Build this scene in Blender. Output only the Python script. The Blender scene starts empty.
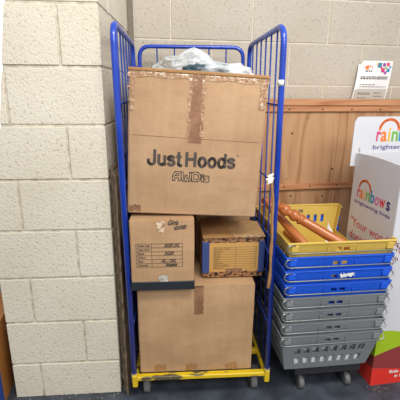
import bpy, bmesh, math, random
from mathutils import Vector, Matrix, noise
random.seed(7)
PI = math.pi
S = bpy.context.scene
COL = S.collection

# ------------------------------------------------------------------ helpers
def lin(c):
    return tuple(((v/255)/12.92 if v/255 <= .04045 else ((v/255+.055)/1.055)**2.4) for v in c)+(1,)

def tag(o, label=None, cat=None, group=None, kind=None):
    if label: o['label'] = label
    if cat: o['category'] = cat
    if group: o['group'] = group
    if kind: o['kind'] = kind
    return o

def thing(name, label, cat, loc=(0,0,0), yaw=0, group=None, rot=None):
    o = bpy.data.objects.new(name, None); COL.objects.link(o)
    o.empty_display_size = .05
    o.location = loc; o.rotation_euler = rot if rot else (0,0,yaw)
    return tag(o, label, cat, group)

def obj(name, bm, m, parent=None, smooth=False):
    me = bpy.data.meshes.new(name)
    bmesh.ops.recalc_face_normals(bm, faces=bm.faces[:])
    bm.to_mesh(me); bm.free()
    if smooth:
        for p in me.polygons: p.use_smooth = True
    o = bpy.data.objects.new(name, me); COL.objects.link(o)
    if m: me.materials.append(m)
    if parent: o.parent = parent
    return o

def struct(name, bm, m, label=None, loc=None, yaw=0):
    o = obj(name, bm, m)
    if loc: o.location = loc
    o.rotation_euler = (0,0,yaw)
    o['kind'] = 'structure'
    if label: o['label'] = label
    return o

def add_box(bm, a, b, bev=0, seg=1, M=None):
    c = [(p+q)/2 for p,q in zip(a,b)]; d = [abs(q-p) for p,q in zip(a,b)]
    t = bmesh.new()
    bmesh.ops.create_cube(t, size=1, matrix=Matrix.Translation(c) @ Matrix.Diagonal((*d,1)))
    if bev: bmesh.ops.bevel(t, geom=t.edges[:], offset=bev, segments=seg, affect='EDGES', profile=.5)
    merge(bm, t, M)

def merge(bm, t, M=None):
    if M is not None: t.transform(M)
    me = bpy.data.meshes.new('tmp'); t.to_mesh(me); t.free()
    bm.from_mesh(me); bpy.data.meshes.remove(me)

def box(*a, **k):
    bm = bmesh.new(); add_box(bm, *a, **k); return bm

def fillet(pts, r, n=6):
    out = [Vector(pts[0])]
    for i in range(1, len(pts)-1):
        p = Vector(pts[i]); a = Vector(pts[i-1])-p; b = Vector(pts[i+1])-p
        rr = min(r, a.length*.49, b.length*.49)
        ang = a.angle(b)
        if ang > 3.05: out.append(p); continue
        d = min(rr/math.tan(ang/2), a.length*.49, b.length*.49)
        p0 = p+a.normalized()*d; p1 = p+b.normalized()*d
        for k in range(n+1):
            t = k/n; out.append(p0*(1-t)**2+p*2*t*(1-t)+p1*t*t)
    out.append(Vector(pts[-1])); return out

def add_tube(bm, pts, r, seg=10, closed=False):
    pts = [Vector(p) for p in pts]; n = len(pts); rings = []
    up = None
    for i,p in enumerate(pts):
        if closed: d = pts[(i+1)%n]-pts[i-1]
        else: d = pts[min(i+1,n-1)]-pts[max(i-1,0)]
        d.normalize()
        if up is None:
            up = d.orthogonal().normalized()
        up = (up - d*up.dot(d)).normalized(); side = d.cross(up)
        rings.append([bm.verts.new(p+(up*math.cos(2*PI*k/seg)+side*math.sin(2*PI*k/seg))*r) for k in range(seg)])
    for i in range(n if closed else n-1):
        A,B = rings[i], rings[(i+1)%n]
        for k in range(seg): bm.faces.new((A[k],A[(k+1)%seg],B[(k+1)%seg],B[k]))
    if not closed:
        bm.faces.new(rings[0][::-1]); bm.faces.new(rings[-1])

def tube(pts, r, seg=10, closed=False):
    bm = bmesh.new(); add_tube(bm, pts, r, seg, closed); return bm

def add_lathe(bm, prof, seg=24, M=None):
    t = bmesh.new(); rings = []
    for z,r in prof:
        rings.append([t.verts.new((r*math.cos(2*PI*k/seg), r*math.sin(2*PI*k/seg), z)) for k in range(seg)])
    for A,B in zip(rings, rings[1:]):
        for k in range(seg): t.faces.new((A[k],A[(k+1)%seg],B[(k+1)%seg],B[k]))
    t.faces.new(rings[0][::-1]); t.faces.new(rings[-1])
    merge(bm, t, M)

def lathe(prof, seg=24, M=None):
    bm = bmesh.new(); add_lathe(bm, prof, seg, M); return bm

def prism(poly, y0, y1):            # polygon in x,z extruded along y
    bm = bmesh.new()
    a = [bm.verts.new((x,y0,z)) for x,z in poly]; b = [bm.verts.new((x,y1,z)) for x,z in poly]
    bm.faces.new(a[::-1]); bm.faces.new(b); n = len(poly)
    for i in range(n): bm.faces.new((a[i],a[(i+1)%n],b[(i+1)%n],b[i]))
    return bm

# ------------------------------------------------------------------ materials
def mat(name, c, rough=.6, metal=0, spec=.5, c2=None, nscale=8, namt=.5, bump=0, bscale=40, stretch=(1,1,1), detail=4, alpha=None, trans=0, coat=0, ramp=(.35,.65)):
    m = bpy.data.materials.new(name); m.use_nodes = True
    nt = m.node_tree; N = nt.nodes; L = nt.links; b = N['Principled BSDF']
    b.inputs['Base Color'].default_value = lin(c); b.inputs['Roughness'].default_value = rough
    b.inputs['Metallic'].default_value = metal; b.inputs['Specular IOR Level'].default_value = spec
    b.inputs['Coat Weight'].default_value = coat
    if alpha is not None: b.inputs['Alpha'].default_value = alpha
    b.inputs['Transmission Weight'].default_value = trans
    tc = N.new('ShaderNodeTexCoord'); mp = N.new('ShaderNodeMapping'); mp.inputs['Scale'].default_value = stretch
    L.new(tc.outputs['Object'], mp.inputs['Vector'])
    if c2:
        t = N.new('ShaderNodeTexNoise'); t.inputs['Scale'].default_value = nscale; t.inputs['Detail'].default_value = detail
        L.new(mp.outputs[0], t.inputs['Vector'])
        r = N.new('ShaderNodeValToRGB'); r.color_ramp.elements[0].position = ramp[0]; r.color_ramp.elements[1].position = ramp[1]
        r.color_ramp.elements[0].color = lin(c); r.color_ramp.elements[1].color = lin(c2)
        L.new(t.outputs['Fac'], r.inputs[0]); L.new(r.outputs[0], b.inputs['Base Color'])
    if bump:
        t2 = N.new('ShaderNodeTexNoise'); t2.inputs['Scale'].default_value = bscale; t2.inputs['Detail'].default_value = 5
        L.new(mp.outputs[0], t2.inputs['Vector'])
        bn = N.new('ShaderNodeBump'); bn.inputs['Strength'].default_value = bump; bn.inputs['Distance'].default_value = .01
        L.new(t2.outputs['Fac'], bn.inputs['Height']); L.new(bn.outputs[0], b.inputs['Normal'])
    return m

def block_mat(name, base, pit, dirt, dscale=2.0):
    m = bpy.data.materials.new(name); m.use_nodes = True
    nt = m.node_tree; N = nt.nodes; L = nt.links; b = N['Principled BSDF']
    b.inputs['Roughness'].default_value = .75; b.inputs['Specular IOR Level'].default_value = .2
    tc = N.new('ShaderNodeTexCoord')
    big = N.new('ShaderNodeTexNoise'); big.inputs['Scale'].default_value = dscale; big.inputs['Detail'].default_value = 6
    sm = N.new('ShaderNodeTexNoise'); sm.inputs['Scale'].default_value = 110; sm.inputs['Detail'].default_value = 3
    for t in (big, sm): L.new(tc.outputs['Object'], t.inputs['Vector'])
    r1 = N.new('ShaderNodeValToRGB'); r1.color_ramp.elements[0].position=.35; r1.color_ramp.elements[1].position=.65
    r1.color_ramp.elements[0].color = lin(base); r1.color_ramp.elements[1].color = lin(dirt)
    r2 = N.new('ShaderNodeValToRGB'); r2.color_ramp.elements[0].position=.30; r2.color_ramp.elements[1].position=.40
    r2.color_ramp.elements[0].color = (0,0,0,1); r2.color_ramp.elements[1].color = (1,1,1,1)
    mx = N.new('ShaderNodeMix'); mx.data_type='RGBA'
    L.new(big.outputs['Fac'], r1.inputs[0]); L.new(sm.outputs['Fac'], r2.inputs[0])
    L.new(r2.outputs[0], mx.inputs[0]); mx.inputs[6].default_value = lin(pit); L.new(r1.outputs[0], mx.inputs[7])
    L.new(mx.outputs[2], b.inputs['Base Color'])
    bn = N.new('ShaderNodeBump'); bn.inputs['Strength'].default_value=.55; bn.inputs['Distance'].default_value=.006
    L.new(sm.outputs['Fac'], bn.inputs['Height']); L.new(bn.outputs[0], b.inputs['Normal'])
    return m

def card_mat(name, base, base2, stripes=.25):
    m = bpy.data.materials.new(name); m.use_nodes = True
    nt = m.node_tree; N = nt.nodes; L = nt.links; b = N['Principled BSDF']
    b.inputs['Roughness'].default_value = .8; b.inputs['Specular IOR Level'].default_value = .25
    tc = N.new('ShaderNodeTexCoord')
    n1 = N.new('ShaderNodeTexNoise'); n1.inputs['Scale'].default_value = 5; n1.inputs['Detail'].default_value = 5
    mp = N.new('ShaderNodeMapping'); mp.inputs['Scale'].default_value = (45,45,2.0)
    n2 = N.new('ShaderNodeTexNoise'); n2.inputs['Scale'].default_value = 1.0; n2.inputs['Detail'].default_value = 3
    L.new(tc.outputs['Object'], n1.inputs['Vector']); L.new(tc.outputs['Object'], mp.inputs[0]); L.new(mp.outputs[0], n2.inputs['Vector'])
    ad = N.new('ShaderNodeMath'); ad.operation='MULTIPLY_ADD'; ad.inputs[1].default_value = stripes
    L.new(n2.outputs['Fac'], ad.inputs[0]); L.new(n1.outputs['Fac'], ad.inputs[2])
    r = N.new('ShaderNodeValToRGB'); r.color_ramp.elements[0].position=.4; r.color_ramp.elements[1].position=.85
    r.color_ramp.elements[0].color = lin(base); r.color_ramp.elements[1].color = lin(base2)
    L.new(ad.outputs[0], r.inputs[0]); L.new(r.outputs[0], b.inputs['Base Color'])
    bn = N.new('ShaderNodeBump'); bn.inputs['Strength'].default_value=.35; bn.inputs['Distance'].default_value=.004
    L.new(n2.outputs['Fac'], bn.inputs['Height'])
    n3 = N.new('ShaderNodeTexNoise'); n3.inputs['Scale'].default_value = 7; n3.inputs['Detail'].default_value = 4
    L.new(tc.outputs['Object'], n3.inputs['Vector'])
    bn2 = N.new('ShaderNodeBump'); bn2.inputs['Strength'].default_value=.35; bn2.inputs['Distance'].default_value=.03
    L.new(n3.outputs['Fac'], bn2.inputs['Height']); L.new(bn.outputs[0], bn2.inputs['Normal'])
    L.new(bn2.outputs[0], b.inputs['Normal'])
    return m

def wood_mat(name, c1, c2, c3, scale=(9,9,1.1), rough=.5):
    m = bpy.data.materials.new(name); m.use_nodes = True
    nt = m.node_tree; N = nt.nodes; L = nt.links; b = N['Principled BSDF']
    b.inputs['Roughness'].default_value = rough
    tc = N.new('ShaderNodeTexCoord'); mp = N.new('ShaderNodeMapping'); mp.inputs['Scale'].default_value = scale
    L.new(tc.outputs['Object'], mp.inputs[0])
    n = N.new('ShaderNodeTexNoise'); n.inputs['Scale'].default_value=1.1; n.inputs['Detail'].default_value=2
    n.inputs['Distortion'].default_value = .8
    L.new(mp.outputs[0], n.inputs['Vector'])
    mu = N.new('ShaderNodeMath'); mu.operation='MULTIPLY'; mu.inputs[1].default_value = 9
    fr = N.new('ShaderNodeMath'); fr.operation='PINGPONG'; fr.inputs[1].default_value = 1
    L.new(n.outputs['Fac'], mu.inputs[0]); L.new(mu.outputs[0], fr.inputs[0])
    r = N.new('ShaderNodeValToRGB'); e = r.color_ramp.elements
    e[0].position=0; e[0].color=lin(c1); e[1].position=1; e[1].color=lin(c3)
    k = e.new(.6); k.color = lin(c2)
    L.new(fr.outputs[0], r.inputs[0]); L.new(r.outputs[0], b.inputs['Base Color'])
    return m

M = {}
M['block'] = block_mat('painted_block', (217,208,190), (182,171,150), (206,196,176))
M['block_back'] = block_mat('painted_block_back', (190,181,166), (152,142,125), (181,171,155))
M['mortar'] = mat('painted_mortar', (214,205,186), .85, bump=.3, bscale=60, c2=(176,165,143), nscale=25)
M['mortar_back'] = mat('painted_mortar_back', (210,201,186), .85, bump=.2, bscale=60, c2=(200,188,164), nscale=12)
M['corner_shade'] = mat('corner_shade', (120,112,96), .9)  # dark tone stands in for shade in the wall corner recess
M['floor'] = mat('floor_vinyl', (46,50,58), .55, c2=(74,79,88), nscale=9, bump=.1, bscale=150, detail=8)
M['card'] = card_mat('cardboard', (166,131,97), (186,152,117))
M['card_side'] = card_mat('cardboard_pale', (168,132,96), (189,153,115))
M['card_dark'] = card_mat('cardboard_dark', (150,108,66), (176,133,86))
M['card_worn'] = card_mat('cardboard_worn', (160,120,76), (196,160,112))
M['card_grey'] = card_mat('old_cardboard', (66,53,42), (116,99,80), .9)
M['kraft_label'] = mat('kraft_label', (188,142,76), .7, c2=(198,152,84), nscale=4)
M['ink'] = mat('ink', (52,46,46), .6)
M['ink_soft'] = mat('printed_ink', (76,66,60), .7)
M['ink_out'] = mat('logo_fill', (186,150,112), .7)
M['band'] = mat('black_band', (32,36,42), .5)
M['blue_tape'] = mat('blue_print', (52,70,122), .6)
M['tape_clear'] = mat('clear_tape', (214,190,160), .18, c2=(150,112,80), nscale=40, ramp=(.44,.58), bump=.4, bscale=60, coat=.5)
M['tape_shine'] = mat('crumpled_clear_tape', (160,120,84), .2, c2=(214,196,172), nscale=60, ramp=(.50,.72), bump=.5, bscale=70, coat=.5)  # pale specks in the colour paint glints on the rumpled tape
M['tape_brown'] = mat('brown_tape', (128,90,64), .25, c2=(150,110,82), nscale=20, bump=.2, bscale=40)
M['tape_grey'] = mat('grey_tape', (120,104,84), .25, c2=(150,134,112), nscale=30, bump=.3, bscale=50)
M['tape_silver'] = mat('silver_tape', (150,140,124), .2, c2=(196,190,178), nscale=50, bump=.6, bscale=60)
M['speck_tape'] = mat('printed_tape', (150,106,72), .3, c2=(46,32,26), nscale=70, ramp=(.5,.56))
M['white_tape'] = mat('white_tape', (226,222,212), .5)
M['blue'] = mat('blue_paint', (18,54,156), .3, c2=(24,66,178), nscale=6, bump=.05, coat=.3)
M['blue_rod'] = mat('blue_paint_rod', (32,60,140), .35)
M['yellow'] = mat('worn_yellow_paint', (216,182,24), .5, c2=(92,82,56), nscale=24, ramp=(.55,.60), stretch=(.35,1,1))
M['steel'] = mat('galvanised_wire', (150,150,146), .32, metal=.85)
M['castor'] = mat('castor_rubber', (112,112,110), .6, c2=(90,90,88), nscale=20)
M['castor_fork'] = mat('castor_fork', (120,120,118), .35, metal=.7)
M['dark'] = mat('dark_deck', (44,44,48), .7)
M['cr_blue'] = mat('blue_plastic', (24,82,200), .38, c2=(28,88,208), nscale=3)
M['cr_grey'] = mat('grey_plastic', (116,120,122), .45, c2=(126,130,132), nscale=3)
M['cr_yel'] = mat('yellow_plastic', (196,162,68), .45, c2=(204,172,80), nscale=3)
M['pine'] = wood_mat('pine_panel', (190,148,108), (181,136,96), (158,112,74), (7,7,.9))
M['pine_rail'] = wood_mat('pine_rail', (196,140,98), (186,128,86), (164,106,68), (1.0,9,14))
M['knot'] = mat('knot', (84,54,34), .5)
M['screw'] = mat('screw', (60,58,56), .4, metal=.8)
M['turned'] = wood_mat('varnished_turned_wood', (188,116,68), (178,104,56), (160,88,44), (12,12,1.5), .22)
M['white_card'] = mat('white_coated_card', (206,205,208), .35, c2=(212,211,214), nscale=3, bump=.05, bscale=6)
M['white_paper'] = mat('white_paper', (246,246,244), .7)
M['green'] = mat('green_print', (162,190,34), .4)
M['maroon'] = mat('maroon_print', (142,58,56), .4)
M['red'] = mat('red_print', (222,52,40), .4)
M['white_ink'] = mat('white_print', (245,240,236), .5)
for k,c in dict(r=(206,50,110), a=(236,120,40), i=(240,180,40), n=(112,176,60), b=(40,140,190), o=(214,110,170), w=(222,50,90), s=(60,50,120), arc=(236,116,46), sub=(92,72,140), crim=(206,44,72), teal=(40,130,160), pur=(150,70,150)).items():
    M['p_'+k] = mat('print_'+k, c, .4)
M['orange_card'] = mat('orange_card', (164,106,44), .6, c2=(146,90,34), nscale=6)
M['blue_card'] = mat('blue_card', (34,56,120), .5)
M['garment'] = mat('dark_teal_fabric', (54,78,88), .8, c2=(34,52,62), nscale=12, bump=.4, bscale=30)
M['leaflet'] = mat('laminated_sheet', (228,227,224), .2, c2=(236,235,232), nscale=8, coat=.6)
M['leaflet_grey'] = mat('sheet_lower_panel', (186,182,172), .25, coat=.5)
M['chip'] = mat('paint_chip', (190,182,160), .8)

def plastic_mat():
    m = bpy.data.materials.new('translucent_polythene'); m.use_nodes = True
    nt = m.node_tree; N = nt.nodes; L = nt.links
    b = N['Principled BSDF']; out = N['Material Output']
    b.inputs['Base Color'].default_value = lin((226,230,230)); b.inputs['Roughness'].default_value = .22
    tr = N.new('ShaderNodeBsdfTransparent'); tr.inputs[0].default_value = (.93,.95,.95,1)
    lw = N.new('ShaderNodeLayerWeight'); lw.inputs[0].default_value = .35
    tc = N.new('ShaderNodeTexCoord'); n = N.new('ShaderNodeTexNoise'); n.inputs['Scale'].default_value = 11; n.inputs['Detail'].default_value=3
    L.new(tc.outputs['Object'], n.inputs['Vector'])
    r = N.new('ShaderNodeMapRange'); r.inputs[1].default_value=.35; r.inputs[2].default_value=.65; r.inputs[3].default_value=.12; r.inputs[4].default_value=.62
    L.new(n.outputs['Fac'], r.inputs[0])
    ad = N.new('ShaderNodeMath'); ad.operation='MULTIPLY_ADD'; ad.inputs[1].default_value=.6; ad.use_clamp=True
    L.new(lw.outputs['Facing'], ad.inputs[0]); L.new(r.outputs[0], ad.inputs[2])
    mx = N.new('ShaderNodeMixShader'); L.new(ad.outputs[0], mx.inputs[0]); L.new(tr.outputs[0], mx.inputs[1]); L.new(b.outputs[0], mx.inputs[2])
    L.new(mx.outputs[0], out.inputs['Surface'])
    bn = N.new('ShaderNodeBump'); bn.inputs['Strength'].default_value=.8; bn.inputs['Distance'].default_value=.02
    L.new(n.outputs['Fac'], bn.inputs['Height']); L.new(bn.outputs[0], b.inputs['Normal'])
    return m
M['poly'] = plastic_mat()

# ------------------------------------------------------------------ text and line marks (flat on a surface facing local -Y)
def text(s, size, m, parent, x, z, y, name='printed_text', bold=0, shear=0, width=None, align='LEFT', face='front', ang=0, spacing=1):
    cu = bpy.data.curves.new('t', 'FONT'); cu.body = s; cu.size = size; cu.offset = bold; cu.shear = shear
    cu.align_x = align; cu.space_character = spacing; cu.extrude = 0; cu.resolution_u = 3
    t = bpy.data.objects.new('t', cu); COL.objects.link(t)
    dg = bpy.context.evaluated_depsgraph_get(); dg.update()
    me = bpy.data.meshes.new_from_object(t.evaluated_get(dg))
    bpy.data.objects.remove(t); bpy.data.curves.remove(cu)
    xs = [v.co.x for v in me.vertices]
    if width and xs:
        k = width/(max(xs)-min(xs))
        for v in me.vertices: v.co.x *= k
    me.materials.clear(); me.materials.append(m)
    o = bpy.data.objects.new(name, me); COL.objects.link(o); o.parent = parent
    if face == 'front':
        o.matrix_basis = Matrix.Translation((x,y,z)) @ Matrix.Rotation(-ang,4,'Y') @ Matrix.Rotation(PI/2,4,'X')
    else:   # on a face looking along local -X ; text runs from back (+y) to front (-y)
        o.matrix_basis = Matrix.Translation((y,x,z)) @ Matrix.Rotation(-PI/2,4,'Z') @ Matrix.Rotation(-ang,4,'Y') @ Matrix.Rotation(PI/2,4,'X')
    return o

from mathutils.bvhtree import BVHTree
def drape(parent, carton, eps=.0009, skip=('flap','top_fold','black_band')):
    me = carton.data
    tb_ = bmesh.new(); tb_.from_mesh(me); bmesh.ops.triangulate(tb_, faces=tb_.faces[:]); tb_.to_mesh(me); tb_.free()
    bv = BVHTree.FromPolygons([v.co[:] for v in me.vertices],[p.vertices[:] for p in me.polygons])
    for o in parent.children:
        if o == carton or o.type!='MESH' or o.name.split('.')[0] in skip: continue
        Mx = o.matrix_basis.copy(); ys=[(Mx@v.co).y for v in o.data.vertices]
        if sum(ys)/len(ys) > 0: continue
        tb_ = bmesh.new(); tb_.from_mesh(o.data)
        for _ in range(5):
            es=[e for e in tb_.edges if e.calc_length()>.022]
            if not es: break
            bmesh.ops.subdivide_edges(tb_, edges=es, cuts=1, use_grid_fill=True)
        bmesh.ops.triangulate(tb_, faces=tb_.faces[:]); tb_.to_mesh(o.data); tb_.free()
        lv = LAYER.get(o.name.split('.')[0],0); base=min(ys)
        for v in o.data.vertices:
            p = Mx@v.co
            h = bv.ray_cast(Vector((p.x,-.2,p.z)), Vector((0,1,0)), .35)
            y = h[0].y if h[0] else -.004
            extra = min(.002, max(ys)-p.y) if o.name.startswith('tape') else 0
            p.y = y-eps*(1+lv)-extra
            v.co = p
        o.matrix_basis = Matrix.Identity(4)
LAYER = {'label_sheet':0,'blue_corner':.2,'printed_form':1,'printed_text':1,'handwriting':1.2,'tape':.6,'tape_edge':1.0,'logo_outline':0,'logo_fill':1,'crease':0}

def flat_poly(polys, y=0):
    bm = bmesh.new()
    for P in polys:
        bm.faces.new([bm.verts.new((x,y,z)) for x,z in P])
    return bm

def rect(x0,z0,x1,z1): return [(x0,z0),(x1,z0),(x1,z1),(x0,z1)]

def stroke(bm, pts, w, y):
    for (a,b) in zip(pts, pts[1:]):
        d = Vector((b[0]-a[0], b[1]-a[1])); 
        if d.length < 1e-6: continue
        d.normalize(); n = Vector((-d.y,d.x))*w/2; e = d*w*.35
        P = [(a[0]-e.x+n.x,a[1]-e.y+n.y),(b[0]+e.x+n.x,b[1]+e.y+n.y),(b[0]+e.x-n.x,b[1]+e.y-n.y),(a[0]-e.x-n.x,a[1]-e.y-n.y)]
        bm.faces.new([bm.verts.new((x,y,z)) for x,z in P])

def strip_patch(x0,x1,z0,z1,y,amp=.002,nx=10,nz=4,tilt=0,ragged=.15,seed=0):
    """slightly rumpled tape patch with ragged edges"""
    bm = bmesh.new(); g = []
    for j in range(nz+1):
        row = []
        for i in range(nx+1):
            u=i/nx; v=j/nz
            x=x0+(x1-x0)*u; z=z0+(z1-z0)*v
            if nx >= nz and j in (0,nz): z += (z1-z0)*ragged*noise.noise((u*9+seed,v*3,seed))
            if i in (0,nx): x += min(x1-x0,.02)*ragged*noise.noise((v*7,seed,u))
            yy = y-amp*abs(noise.noise((x*60,z*60,seed)))
            row.append(bm.verts.new((x,yy,z+tilt*(u-.5))))
        g.append(row)
    for j in range(nz):
        for i in range(nx): bm.faces.new((g[j][i],g[j][i+1],g[j+1][i+1],g[j+1][i]))
    return bm

# ------------------------------------------------------------------ SETTING
bm = bmesh.new(); add_box(bm, (-3.5,-2.5,-.08),(3.5,3.6,0)); struct('floor', bm, M['floor'])

def blocks(x0, x1, zlist, joints, thick=.012, mort=.011, bev=.002, y=0):
    """block faces standing proud of the joint plane at local y; face at y-thick"""
    bm = bmesh.new()
    for k,(za,zb) in enumerate(zlist):
        ph, L = joints[k % len(joints)]
        xs = [x0]; j = ph
        while j > x0: j -= L
        j += L
        while j < x1:
            if j > x0+.01: xs.append(j)
            j += L
        xs.append(x1)
        for a,b in zip(xs, xs[1:]):
            aa = a+(mort/2 if a != x0 else 0); bb = b-(mort/2 if b != x1 else 0)
            if bb-aa < .01: continue
            dy = random.uniform(-.0012,.0012)
            add_box(bm, (aa, y-thick+dy, za+mort/2), (bb, y+.0, zb-mort/2), bev, 1)
    return bm

PX,PY,OFF = -.389,1.576,.189
PYAW = .08
courses = [(-.005,OFF)]+[(OFF+.225*k, OFF+.225*(k+1)) for k in range(9)]
def slant_cut(bm):
    # the pillar's left end leans: cut along a sloping line above the third course
    p0 = Vector((-.523,0,.639)); p1 = Vector((-.327,0,1.85))
    d = (p1-p0).normalized(); n = Vector((-d.z,0,d.x))
    bmesh.ops.bisect_plane(bm, geom=bm.verts[:]+bm.edges[:]+bm.faces[:], plane_co=p0, plane_no=n, clear_outer=True)
# even rows (0 = floor course): joint .37 from the right edge; odd rows .155
low = blocks(-.504, 0, courses[:3], [(-.375,.45),(-.155,.45),(-.375,.45)])
up = blocks(-.60, 0, courses[3:], [(-.155,.45),(-.375,.45)])
slant_cut(up)
merge(low, up)
pil = struct('wall_left', low, M['block'], 'cream painted blockwork pier left of the cage trolley', (PX,PY+.012,0), PYAW)
body = prism([(-.500,0),(-.004,0),(-.004,2.25),(-.500,2.25)], .0, .6)
b2 = prism([(-.520,.639),(-.496,.639),(-.3,1.85),(-.3,2.25),(-.29,2.25)], .0, .6); b2.free()
body.free()
body = prism([(-.500,0),(-.004,0),(-.004,2.25),(-.26,2.25),(-.325,1.85),(-.519,.64),(-.500,.635)], .0, .62)
pb = obj('mortar', body, M['mortar'], pil); pb.location.y = -.0075
# reveal: side wall running back to the rear wall
sb = blocks(.0, .79, courses, [(.20,.45),(.42,.45)])
side = struct('wall_side', sb, M['block'], 'side return of the blockwork pier behind the trolley', (PX-.013,PY+.004,0), PI/2+.03)
sc = bmesh.new(); add_box(sc, (.004,-.0085,0),(.79,.10,2.25)); obj('mortar', sc, M['mortar'], side)
# rear wall
BY = 2.42; BYAW = .18
ow = Vector((0,BY,0))
bz = [(.238+.25*k, .488+.25*k) for k in range(-1,8)]
bz[0] = (-.005,.238)
# course top at 1.738 -> index; joints at -.18+.49k above it, shifted below
jl = []
for k in range(len(bz)):
    jl.append((-.18,.49) if (k%2==(7%2)) else (.065,.49))
bb = blocks(-2.2, 2.6, bz, jl, mort=.009)
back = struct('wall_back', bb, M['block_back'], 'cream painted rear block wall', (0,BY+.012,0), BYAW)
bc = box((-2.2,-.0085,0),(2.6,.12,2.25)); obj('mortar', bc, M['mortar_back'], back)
# dark strip painting the shade of the recess where the two walls meet
tb = bmesh.new(); add_box(tb, (-.016,-.012,0),(.016,.02,2.24), .004)
struct('shade_strip_1', tb, M['corner_shade'], 'grey strip standing in for shade in the wall corner', (-.398,2.335,0), .1)
# glowing panel with a frame, added left of the pier for a bright sliver
wn = box((-.45,.0,.95),(.25,.02,2.2)); 
glow = bpy.data.materials.new('glow_pane'); glow.use_nodes = True
e = glow.node_tree.nodes['Principled BSDF']; e.inputs['Emission Color'].default_value=(1,1,1,1); e.inputs['Emission Strength'].default_value=2.2
w = struct('glow_panel_1', wn, glow, 'added glowing panel beyond the pier', (-1.15,2.16,0), BYAW)
fr = bmesh.new()
for a,b in (((-.50,-.02,.90),(-.45,.03,2.24)),((.25,-.02,.90),(.30,.03,2.24)),((-.45,-.02,.90),(.25,.03,.95)),((-.45,-.02,2.2),(.25,.03,2.24))): add_box(fr,a,b,.004)
obj('glow_panel_frame', fr, M['white_card'], w)

# ------------------------------------------------------------------ CAGE TROLLEY
CY = .066; CO = Vector((-.0056,1.5515,0))
W2 = .322; CD = .70; HT = 1.708; TR = .0125
cage = thing('roll_cage', 'blue three-sided steel cage trolley on a worn yellow base', 'trolley', CO, CY)
def side_panel(s):
    x = s*W2
    bm = tube(fillet([(x,0,.105),(x,0,HT-TR),(x,CD,HT-TR),(x,CD,.11)], .075, 8), TR, 12)
    o = obj('side_frame', bm, M['blue'], cage, True)
    bm = bmesh.new()
    for k in range(6):
        y = CD*(k+1)/7
        add_tube(bm, [(x,y,.13),(x,y,HT-TR*1.5)], .0038, 8)
    for z in (.40,.74,1.07,1.40): add_tube(bm, [(x-s*.006,0,z),(x-s*.006,CD,z)], .0038, 8)
    obj('wire_infill', bm, M['blue_rod'], o, True)
    bm = tube([(x,-.0,.10),(x,0,.155)], TR*1.25, 12)
    obj('foot_sleeve', bm, M['castor'], o, True)
    for z in (.5,1.56):
        obj('hinge_bracket', box((x-s*.03-.014,CD-.016,z-.022),(x-s*.03+.014,CD+.012,z+.022), bev=.004), M['blue'], o)
side_panel(-1); side_panel(1)
xb = W2-.036
o = obj('back_frame', tube(fillet([(-xb,CD,.11),(-xb,CD,HT-.024),(xb,CD,HT-.024),(xb,CD,.11)], .06, 8), .011, 12), M['blue'], cage, True)
bm = bmesh.new()
for k in range(5):
    x = -xb+2*xb*(k+1)/6
    add_tube(bm, [(x,CD,.13),(x,CD,HT-.03)], .0038, 8)
for z in (.40,.74,1.07,1.40): add_tube(bm, [(-xb,CD-.006,z),(xb,CD-.006,z)], .0038, 8)
obj('wire_infill', bm, M['blue_rod'], o, True)
bm = bmesh.new()
add_box(bm, (-W2-.004,-.018,.117),(W2+.004,.012,.140), .004)
add_box(bm, (-W2-.004,CD-.02,.106),(W2+.004,CD+.01,.138), .004)
for s in (-1,1): add_box(bm, (s*(W2-.010)-.008,0,.107),(s*(W2-.010)+.008,CD,.124), .003)
for y in (.17,.35,.53): add_box(bm, (-W2+.01,y-.014,.110),(W2-.01,y+.014,.136), .003)
obj('base_frame', bm, M['yellow'], cage)
for s in (-1,1):
    obj('corner_bracket', box((s*(W2-.004)-.012,-.024,.088),(s*(W2-.004)+.012,.016,.152), bev=.003), M['yellow'], cage)
def castor(parent, x, y, top, r=.038, w=.032):
    f = bmesh.new()
    add_box(f, (x-.026,y-.026,top-.006),(x+.026,y+.026,top), .002)
    for s in (-1,1): add_box(f, (x+s*(w/2+.004)-.0015,y-.014,r*.8),(x+s*(w/2+.004)+.0015,y+.022,top-.004), .0008)
    o = obj('castor', f, M['castor_fork'], parent)
    prof = [(-w/2,r*.55),(-w/2,r*.9),(-w/2+.004,r),(w/2-.004,r),(w/2,r*.9),(w/2,r*.55)]
    obj('wheel', lathe(prof, 24, Matrix.Translation((x,y,r)) @ Matrix.Rotation(PI/2,4,'Y')), M['castor'], o, True)
for sx in (-1,1):
    for y in (.055,CD-.06): castor(cage, sx*.268, y, .107)

for o_ in list(cage.children_recursive):          # the whole trolley racks slightly to the left as it rises
    if o_.type == 'MESH':
        for v in o_.data.vertices: v.co.x += .020-.012*v.co.z

def cage_pt(x,y,z):
    return CO + Matrix.Rotation(CY,3,'Z') @ Vector((x,y,z))

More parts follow.
